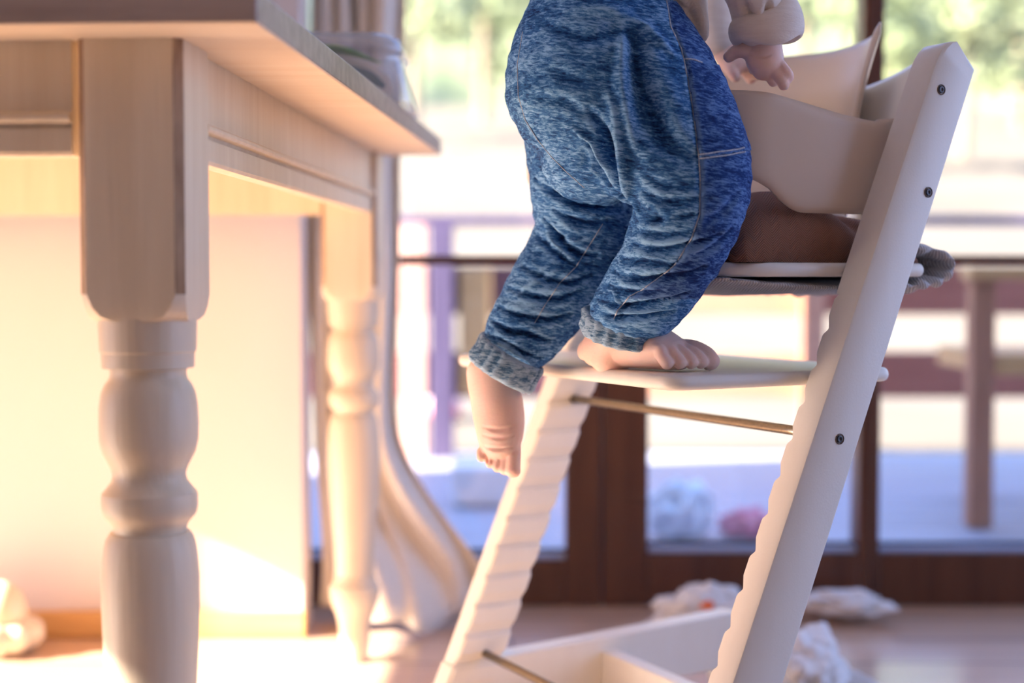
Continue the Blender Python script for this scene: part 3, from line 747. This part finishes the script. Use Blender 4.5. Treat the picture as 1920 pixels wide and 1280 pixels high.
F = [  # (polyline, amplitude, width) sculpted folds
    ([(1195, 60), (1195, 130), (1215, 200), (1245, 260), (1290, 292)], -.0100, .016),
    ([(1165, 50), (1172, 120), (1180, 200), (1190, 270)], .004, .010),
    ([(1105, 205), (1128, 240), (1140, 285), (1150, 330), (1168, 372)], -.0060, .0085),
    ([(1140, 175), (1160, 240), (1170, 310), (1185, 370), (1200, 400)], .0035, .008),
    ([(1095, 262), (1115, 290), (1130, 330), (1155, 365)], -.0035, .006),
    ([(1075, 240), (1120, 280), (1150, 335)], .0025, .005),
    ([(1020, 120), (1080, 150), (1140, 150)], -.002, .008), ([(1000, 180), (1060, 190), (1110, 225)], -.0018, .007),
    ([(1010, 40), (1090, 70), (1160, 60), (1230, 90)], -.0030, .009), ([(1060, 20), (1150, 20), (1220, 60), (1270, 110)], .0028, .008),
    ([(1180, 395), (1230, 412), (1300, 402)], -.0050, .0060), ([(1190, 430), (1240, 442), (1290, 436)], -.0036, .0048),
    ([(1185, 455), (1235, 470), (1300, 458), (1350, 440)], -.0040, .0052), ([(1165, 485), (1210, 492), (1270, 498)], -.0036, .0046), ([(1150, 508), (1200, 525), (1250, 520), (1320, 500)], -.0042, .0050),
    ([(1140, 535), (1190, 548), (1240, 545)], -.0034, .0042), ([(1118, 560), (1170, 575), (1230, 568), (1290, 548)], -.0048, .0046), ([(1108, 580), (1160, 596), (1220, 592), (1262, 584)], -.0050, .0042),
    ([(1210, 330), (1250, 350), (1320, 345)], -.0022, .006), ([(1205, 360), (1250, 378), (1330, 372)], -.0028, .0055),
    ([(1320, 420), (1350, 400), (1385, 360)], -.0015, .006), ([(1300, 480), (1340, 460), (1370, 430)], -.0016, .005),
    ([(1020, 412), (1050, 450), (1085, 475), (1120, 478)], -.0055, .0060), ([(1005, 440), (1040, 470), (1080, 500)], -.0035, .005), ([(1040, 395), (1090, 420), (1140, 415)], -.0040, .006),
    ([(980, 498), (1020, 520), (1070, 530), (1110, 515)], -.0036, .0052), ([(955, 540), (1000, 555), (1050, 560), (1090, 545)], -.0036, .0050), ([(935, 575), (975, 590), (1030, 600), (1070, 590)], -.0042, .0046),
    ([(922, 600), (950, 618), (985, 625), (1030, 640)], -.0052, .0046), ([(910, 625), (940, 640), (975, 660), (1015, 672)], -.0050, .0040), ([(1000, 470), (1060, 455), (1120, 440)], .002, .005),
    ([(960, 560), (1000, 530), (1050, 505)], .0018, .004), ([(1000, 335), (1060, 372), (1120, 388), (1165, 392)], -.0050, .0060),
    ([(1150, 600), (1160, 570), (1150, 545)], .0018, .004), ([(1080, 330), (1100, 300), (1090, 270)], -.001, .005),
    ([(1250, 0), (1265, 60), (1285, 110), (1300, 200), (1310, 297), (1312, 400), (1296, 450), (1262, 500), (1205, 543), (1150, 590)], -.0016, .0022),
    ([(972, 120), (974, 200), (1008, 260), (1056, 318), (1105, 358)], -.0010, .0020),
]
sculpt(jeans, F, .0016, 42)
person_loc = Vector((.10, 1.37, .487))

# body: one continuous skin mesh
bm = bmesh.new()
# ---- right foot on the footplate
fo = Vector((.070, 1.392, .4868)); fa = math.radians(-35)
FX = Vector((math.cos(fa), math.sin(fa), 0)); FY = Vector((-math.sin(fa), math.cos(fa), 0)); FZ = Vector((0, 0, 1))
def foot(bm, O_, X, Y_, Z, side, k=1.0, relax=0, pinch=0, tr=1.07):
    """side +1: big toe on +Y"""
    def L(x, y, z): return O_ + (X * x + Y_ * (y * side * (1 - pinch * max(0, min(1, (x - .06) / .06)))) + Z * z) * k
    st = []
    pf = lambda x: 1 - pinch * max(0, min(1, (x - .06) / .06))
    for x, zc, hh, hw, yc in ((.004, .018, .011, .012, 0), (.012, .020, .0185, .0195, 0), (.028, .024, .0225, .0235, 0), (.046, .0275, .026, .0245, .0), (.064, .0255, .024, .0262, .0005), (.080, .0230, .0218, .0282, .001), (.094, .0190, .0178, .0290, .0015), (.102, .0165, .0150, .0270, .002)):
        st.append((L(x, yc, zc), (L(0, hw * pf(x), 0) - L(0, 0, 0)), (L(0, 0, hh) - L(0, 0, 0))))
    q = catmull([tuple(a) + tuple(b) + tuple(c) for a, b, c in st], 3)
    loft(bm, [(Vector(s[:3]), Vector(s[3:6]), Vector(s[6:9])) for s in q], 36)
    q_ = tr; tips = []
    for (y0, y1, x1, r) in ((.0185, .0215, .131, .0088), (.0065, .0080, .1285, .0064), (-.0040, -.0040, .1245, .0062), (-.0138, -.0150, .1185, .0060), (-.0225, -.0255, .1105, .0060)):
        p = [L(.088, y0, .020), L(.088 + (x1 - .088) * .45, (y0 + y1) / 2, .0215 - relax), L(x1 - .009, y1, .0155 - relax), L(x1 - .003, y1, .0085)]
        tube(bm, p, [r * .90 * k * q_, r * .88 * k * q_, r * .92 * k * q_, r * .98 * k * q_], n=16, ref=Y_, sub=4)
        tips.append((L(x1 + r * .45, y1, .0125), r))
    return L, tips
L1, tipsR = foot(bm, fo, FX, FY, FZ, 1)
# ankle + lower leg + thigh (under the trousers)
def thick(pts): limb(bm, pts, n=28, sub=4)
thick([(1144, 668, 1.375, 42, .022), (1152, 640, 1.368, 44, .023), (1172, 600, 1.352, 48, .025), (1215, 535, 1.335, 58, .032), (1270, 445, 1.31, 70, .038), (1288, 350, 1.315, 74, .036), (1232, 240, 1.345, 76, .034), (1150, 120, 1.375, 90, .045)])
# ---- left foot hanging, sole towards the camera
lo_ = at(889, 664, 1.418); LX = (at(929, 874, 1.400) - lo_).normalized()
LZ_ = Vector((.46, .86, .10)); LZ_ = (LZ_ - LX * LZ_.dot(LX)).normalized(); LY = LZ_.cross(LX)
L2, tipsL = foot(bm, lo_, LX, LY * 1.13, LZ_, -1, .95, .004, .40, .95)
thick([(942, 712, 1.440, 36, .022), (944, 690, 1.438, 40, .023), (962, 650, 1.43, 44, .024), (1000, 590, 1.435, 54, .030), (1050, 510, 1.44, 62, .036), (1086, 420, 1.44, 66, .038), (1090, 300, 1.42, 66, .036), (1110, 150, 1.39, 90, .045)])
# ---- torso, neck, head (mostly above the frame)
thick([(1110, 170, 1.38, 100, .055), (1130, 0, 1.37, 100, .052), (1160, -140, 1.37, 105, .060), (1200, -280, 1.375, 108, .066), (1235, -380, 1.38, 80, .07), (1262, -430, 1.38, 45, .03), (1285, -480, 1.38, 45, .028)])
hc = at(1330, -600, 1.38)
bmh = bmesh.new(); bmesh.ops.create_uvsphere(bmh, u_segments=32, v_segments=20, radius=.074)
for v in bmh.verts:
    d = v.co.copy(); v.co = Vector((d.x * 1.08 + (.006 if d.z < 0 else 0), d.y * .92, d.z * 1.12)) + hc
tmp = bpy.data.meshes.new('h'); bmh.to_mesh(tmp); bmh.free(); bm.from_mesh(tmp)
def ball(c, r, s=(1, 1, 1)):
    b2 = bmesh.new(); bmesh.ops.create_uvsphere(b2, u_segments=16, v_segments=10, radius=r)
    for v in b2.verts: v.co = Vector((v.co.x * s[0], v.co.y * s[1], v.co.z * s[2])) + Vector(c)
    m_ = bpy.data.meshes.new('b'); b2.to_mesh(m_); b2.free(); bm.from_mesh(m_)
ball(hc + Vector((.082, 0, -.012)), .010, (1.1, 1, 1)); ball(hc + Vector((.066, 0, -.048)), .020, (1, 1.2, .8)); ball(hc + Vector((.060, -.034, -.030)), .026); ball(hc + Vector((.060, .034, -.030)), .026)
ball(hc + Vector((-.005, -.070, -.012)), .016, (.8, .4, 1.2)); ball(hc + Vector((-.005, .070, -.012)), .016, (.8, .4, 1.2)); ball(hc + Vector((.078, 0, -.040)), .009, (.7, 1.5, .5))
# ---- arms and hands
thick([(1225, -340, 1.33, 52, .028), (1270, -240, 1.31, 48, .026), (1340, -140, 1.30, 44, .023), (1395, -60, 1.315, 36, .018), (1425, 10, 1.33, 32, .016), (1432, 70, 1.34, 31, .0155), (1434, 92, 1.34, 33, .0160), (1434, 110, 1.338, 36, .0155), (1440, 128, 1.334, 31, .013)])
YH = 1.334
def finger(pts, rs): tube(bm, [at(*p) for p in pts], rs, n=14, sub=4)
finger([(1452, 112, YH), (1466, 128, YH - .004), (1476, 140, YH - .008), (1478, 146, YH - .006)], [.0066, .0062, .0058, .0054])
finger([(1445, 125, YH), (1460, 142, YH - .006), (1468, 154, YH - .009), (1470, 160, YH - .004)], [.0066, .0062, .0058, .0053])
finger([(1432, 125, YH + .004), (1443, 140, YH + .006), (1449, 150, YH + .010), (1450, 153, YH + .016)], [.0064, .006, .0056, .0052])
finger([(1418, 120, YH + .010), (1416, 128, YH + .016), (1413, 132, YH + .022)], [.0058, .0053, .0048])
finger([(1415, 100, YH + .004), (1395, 94, YH + .006), (1378, 98, YH + .010), (1365, 108, YH + .012)], [.0085, .0078, .0066, .0054])
# far arm and hand
thick([(1230, -340, 1.45, 50, .028), (1270, -220, 1.49, 44, .026), (1300, -110, 1.52, 38, .023), (1325, -20, 1.53, 34, .02), (1345, 60, 1.53, 28, .016), (1362, 98, 1.53, 26, .0145), (1382, 122, 1.528, 26, .013)])
for dx, dy, dz in ((1408, 116, 0), (1418, 127, .004), (1417, 138, .010), (1404, 146, .016)):
    finger([(1388, 124, 1.528), ((1388 + dx) / 2 + 4, (124 + dy) / 2 + 1, 1.526 + dz), (dx + 4, dy + 4, 1.53 + dz)], [.0068, .0062, .0054])
finger([(1370, 118, 1.525), (1372, 134, 1.52), (1380, 146, 1.52)], [.0078, .0066, .0056])
body_me = fuse(bm, .0014, 3, .45)
BFOLDS = [([(905, 800), (935, 806), (968, 798)], -.0011, .0022), ([(905, 815), (940, 822), (965, 815)], -.0011, .0022), ([(910, 838), (935, 842), (962, 838)], -.0012, .0022), ([(908, 850), (915, 868), (920, 880)], -.0016, .0022),
          ([(1405, 100), (1430, 108), (1450, 100)], -.0008, .0018)]
sculpt(body_me, BFOLDS, 0)
person = link('person', body_me, M_skin)
tag(person, 'barefoot toddler in blue denim trousers and cream top, climbing onto the high chair', 'person')
trousers = link('trousers', jeans, M_denim, person)
# trouser details
bvj = bvh_of(jeans)
def seam(name, pts, r, m=M_stitch, off=.0002, sub=8, parent=trousers):
    P = []
    for a, b in zip(pts, pts[1:]):
        for k in range(sub):
            q = onto(bvj, a[0] + (b[0] - a[0]) * k / sub, a[1] + (b[1] - a[1]) * k / sub)
            if q is not None: P.append(q)
    # drop jumps
    R = [P[0]]
    for p in P[1:]:
        if (p - R[-1]).length < .03: R.append(p)
    bm = bmesh.new(); tube(bm, R, [r] * len(R), n=8, sub=2); return obj(name, bm, m, parent, smooth=True)
SEAM = [(1250, 2), (1258, 50), (1278, 92), (1286, 130), (1299, 200), (1306, 260), (1311, 297), (1313, 350), (1312, 400), (1296, 448), (1264, 498), (1234, 522), (1204, 543), (1180, 556), (1158, 582), (1150, 600)]
seam('side_seam', SEAM, .0007)
seam('seat_seam', [(980, 60), (970, 120), (972, 180), (985, 225), (1008, 262), (1035, 295), (1062, 322), (1100, 356)], .0005)
seam('leg_seam', [(1130, 420), (1105, 460), (1080, 500), (1050, 530), (1020, 575), (1000, 610)], .0005)
# pocket: thigh panel cut from the cloth itself, lying 1.5 mm proud
def panel(name, test, off, m, parent):
    co, no = arrs(jeans); bm = bmesh.new(); mp = {}
    for p in jeans.polygons:
        c = p.center; x, y = proj(c)
        if c.y < 1.375 and test(x, y, c):
            vs = []
            for i in p.vertices:
                if i not in mp: mp[i] = bm.verts.new(Vector(co[i]) + Vector(no[i]) * off)
                vs.append(mp[i])
            bm.faces.new(vs)
    o = obj(name, bm, m, parent, smooth=True, recalc=False)
    s = o.modifiers.new('s', 'SOLIDIFY'); s.thickness = off * .9; s.offset = -1
    return o
def seamx(y):
    for (x0, y0), (x1, y1) in zip(SEAM, SEAM[1:]):
        if y0 <= y <= y1: return x0 + (x1 - x0) * (y - y0) / (y1 - y0)
    return 1150
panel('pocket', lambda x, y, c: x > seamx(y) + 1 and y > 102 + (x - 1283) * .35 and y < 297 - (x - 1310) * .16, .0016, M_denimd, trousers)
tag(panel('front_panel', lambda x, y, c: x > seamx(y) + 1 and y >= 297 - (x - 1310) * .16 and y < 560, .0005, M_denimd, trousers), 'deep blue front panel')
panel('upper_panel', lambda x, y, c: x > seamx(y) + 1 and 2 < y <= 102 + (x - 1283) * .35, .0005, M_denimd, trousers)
def offcurve(name, pts, r, off, m):
    R = []
    for a, b in zip(pts, pts[1:]):
        for k in range(7):
            x = a[0] + (b[0] - a[0]) * k / 7; y = a[1] + (b[1] - a[1]) * k / 7; rr = (at(x, y, 1.3) - EYE).normalized(); h = bvj.ray_cast(EYE, rr)
            if h[0] and (not R or (h[0] - R[-1]).length < .02): R.append(h[0] + h[1] * off)
    bm = bmesh.new(); D = catmull([tuple(p) for p in R], 6)
    for k in range(0, len(D) - 3, 4): tube(bm, [Vector(D[k]), Vector(D[k + 1]), Vector(D[k + 2])], [r] * 3, n=6, sub=1)
    return obj(name, bm, m, trousers, smooth=True)
offcurve('pocket_stitching', [(1312, 290), (1340, 287), (1370, 283), (1398, 277)], .0008, .0018, M_stitch)
offcurve('pocket_stitching', [(1313, 298), (1340, 295), (1370, 291), (1400, 285)], .0008, .0018, M_stitch)
offcurve('pocket_stitching', [(1286, 112), (1300, 113), (1318, 120)], .0008, .0018, M_stitch)
# gathered ankle cuffs
def cuff(name, C, ax, A, B, h, ra, m, parent, lean=0):
    """short gathered band: open sleeve around axis ax"""
    bm = bmesh.new(); n = 96; rings = []
    prof_ = [(-.5, .93), (-.5, 1.0), (-.35, 1.06), (0, 1.03), (.35, 1.07), (.5, 1.0), (.5, .93)]
    for t, k in prof_:
        ring = []
        for i in range(n):
            a = 2 * math.pi * i / n; g = 1 + ra * (noise.noise(Vector((math.cos(a) * 5, math.sin(a) * 5, 2 + t * .5))) + .55 * math.sin(a * 15 + 2 * math.sin(a * 3)) + .35 * noise.noise(Vector((a * 6, t * 2, 0))))
            ring.append(bm.verts.new(C + ax * h * t + (A * math.cos(a) + B * math.sin(a)) * k * g))
        rings.append(ring)
    for a, b in zip(rings, rings[1:]):
        for i in range(n): bm.faces.new((a[i], a[(i + 1) % n], b[(i + 1) % n], b[i]))
    a, b = rings[0], rings[-1]
    for i in range(n): bm.faces.new((b[i], b[(i + 1) % n], a[(i + 1) % n], a[i]))
    return obj(name, bm, m, parent, smooth=True)
c0, c1 = at(1170, 600, 1.352), at(1163, 634, 1.358); ax = (c1 - c0).normalized(); A_ = Vector((1, 0, -.08)); A_ = (A_ - ax * A_.dot(ax)).normalized(); B_ = A_.cross(ax)
cuff('ankle_cuff', (c0 + c1) / 2 + Vector((.002, 0, .003)), ax, A_ * .0395, B_ * .038, .021, .05, M_cuff, trousers)
c0, c1 = at(958, 665, 1.42), at(940, 695, 1.422); ax = (c1 - c0).normalized(); A_ = (at(990, 722, 1.42) - at(896, 650, 1.42)).normalized(); A_ = (A_ - ax * A_.dot(ax)).normalized(); B_ = A_.cross(ax)
cuff('ankle_cuff', (c0 + c1) / 2, ax, A_ * .0350, B_ * .036, .028, .05, M_cuff, trousers)

# shirt
bm = bmesh.new()
limb(bm, [(1150, -50, 1.363, 126, .080), (1175, -150, 1.37, 125, .078), (1210, -280, 1.375, 122, .080), (1240, -370, 1.38, 100, .082), (1262, -425, 1.38, 56, .04)], n=40)
limb(bm, [(1200, -190, 1.375, 110, .066), (1235, -90, 1.37, 88, .058), (1262, -20, 1.37, 64, .05), (1287, 35, 1.375, 40, .042), (1300, 62, 1.38, 22, .034)], n=40)
limb(bm, [(1225, -350, 1.33, 66, .036), (1270, -250, 1.31, 62, .034), (1340, -140, 1.30, 60, .032), (1390, -60, 1.315, 57, .030), (1414, -10, 1.33, 53, .027), (1424, 40, 1.34, 50, .0245), (1428, 60, 1.34, 46, .023)], n=36)
limb(bm, [(1230, -350, 1.45, 62, .036), (1270, -220, 1.49, 56, .034), (1300, -110, 1.52, 50, .030), (1325, -20, 1.53, 44, .026), (1342, 50, 1.53, 38, .022), (1348, 80, 1.53, 34, .020)], n=36)
sh = fuse(bm, .003, 5)
sculpt(sh, [([(1392, 0), (1405, 30), (1425, 55)], -.003, .006), ([(1440, 0), (1440, 30), (1432, 60)], -.003, .005), ([(1290, 0), (1300, 30), (1308, 60)], -.003, .006), ([(1265, 2), (1285, 20), (1300, 50)], -.0025, .004)], .001, 30)
shirt = link('shirt', sh, M_shirt, person)
# rolled cuff of the near sleeve: a fat soft band tilted up to the right
c = at(1437, 52, 1.338); A_ = (at(1497, 34, 1.338) - at(1377, 66, 1.338)).normalized(); ax = Vector((A_.z, 0, -A_.x)).normalized(); B_ = Vector((0, 1, 0))
bm = bmesh.new(); n, mseg = 72, 20; rr = []
for i in range(n):
    a = 2 * math.pi * i / n; d = A_ * (.0285 * math.cos(a)) + B_ * (.0245 * math.sin(a)); dn = d.normalized(); ring = []
    for j in range(mseg):
        b = 2 * math.pi * j / mseg; w = .0066 * (1 + .12 * math.sin(a * 2 + 1)); hgt = (.0150 + .004 * math.cos(a + .4)) 
        ring.append(bm.verts.new(c + d + dn * w * math.cos(b) + ax * (hgt * math.sin(b) + .002 * math.sin(3 * a) - .002 * math.cos(a * 2))))
    rr.append(ring)
for i in range(n):
    for j in range(mseg): bm.faces.new((rr[i][j], rr[(i + 1) % n][j], rr[(i + 1) % n][(j + 1) % mseg], rr[i][(j + 1) % mseg]))
obj('rolled_cuff', bm, M_shirt, shirt, smooth=True)
# hair cap
bm = bmesh.new(); bmesh.ops.create_uvsphere(bm, u_segments=40, v_segments=24, radius=.079)
for v in list(bm.verts):
    d = v.co.normalized()
    v.co = Vector((v.co.x * 1.08, v.co.y * .94, v.co.z * 1.12)) * (1 + .03 * noise.noise(d * 9)) + hc
kill = [v for v in bm.verts if (v.co.x - hc.x) > .045 and (v.co.z - hc.z) < .045 or (v.co.z - hc.z) < -.05]
bmesh.ops.delete(bm, geom=kill, context='VERTS'); o = obj('hair', bm, M_hair, person, smooth=True, recalc=False); s = o.modifiers.new('s', 'SOLIDIFY'); s.thickness = .004

# ------------------------------------------------------------------ cloths on the floor
def cloth(name, c, r, m, label, cat, seed, tilt=0, amp=.35):
    bm = bmesh.new(); bmesh.ops.create_icosphere(bm, subdivisions=5, radius=1); R = Matrix.Rotation(tilt, 3, 'Z')
    for v in bm.verts:
        d = v.co.normalized(); k = 1 + amp * noise.fractal(d * 1.9 + Vector((seed, 0, 0)), 1, 2, 4) + .05 * noise.noise(d * 12)
        p = R @ Vector((d.x * r[0] * k, d.y * r[1] * k, d.z * r[2] * k)); v.co = p + Vector(c)
        if v.co.z < .0012: v.co.z = .0012
    return tag(obj(name, bm, m, smooth=True), label, cat)
rag = cloth('cloth', (.300, 2.24, .034), (.080, .055, .048), M_rag, 'crumpled off-white cloth with an orange print behind the chair runner', 'cloth', 3)
bm = bmesh.new(); bmesh.ops.create_uvsphere(bm, u_segments=16, v_segments=8, radius=1)
hit = onto(bvh_of(rag.data), 1322, 1134) or Vector((.31, 2.18, .05))
for v in bm.verts: v.co = hit + Vector((v.co.x * .015, v.co.y * .004, v.co.z * .009))
obj('orange_print', bm, M_orange2, rag, smooth=True)
cloth('cloth', (.560, 2.36, .030), (.070, .05, .020), M_rag, 'flat white cloth lying against the glass door behind the near upright', 'cloth', 8, -.3)
bl = cloth('knitted_blanket', (.405, 1.93, .03), (.052, .13, .055), M_rag, 'white ribbed knitted blanket bunched on the floor beside the near upright', 'blanket', 12, -.25, .25)
for k in range(9):
    a = Vector((.455 + .008 * k, 2.02 - .028 * k, .014)); b = a + Vector((.03 + .008 * random.random(), -.012 + .01 * random.random(), -.008))
    bm = bmesh.new(); tube(bm, [a + Vector((-.03, .01, .006)), (a + b) / 2 + Vector((0, 0, .006)), b], [.006, .0055, .0065], n=10); obj('tassel', bm, M_rag, bl, smooth=True)
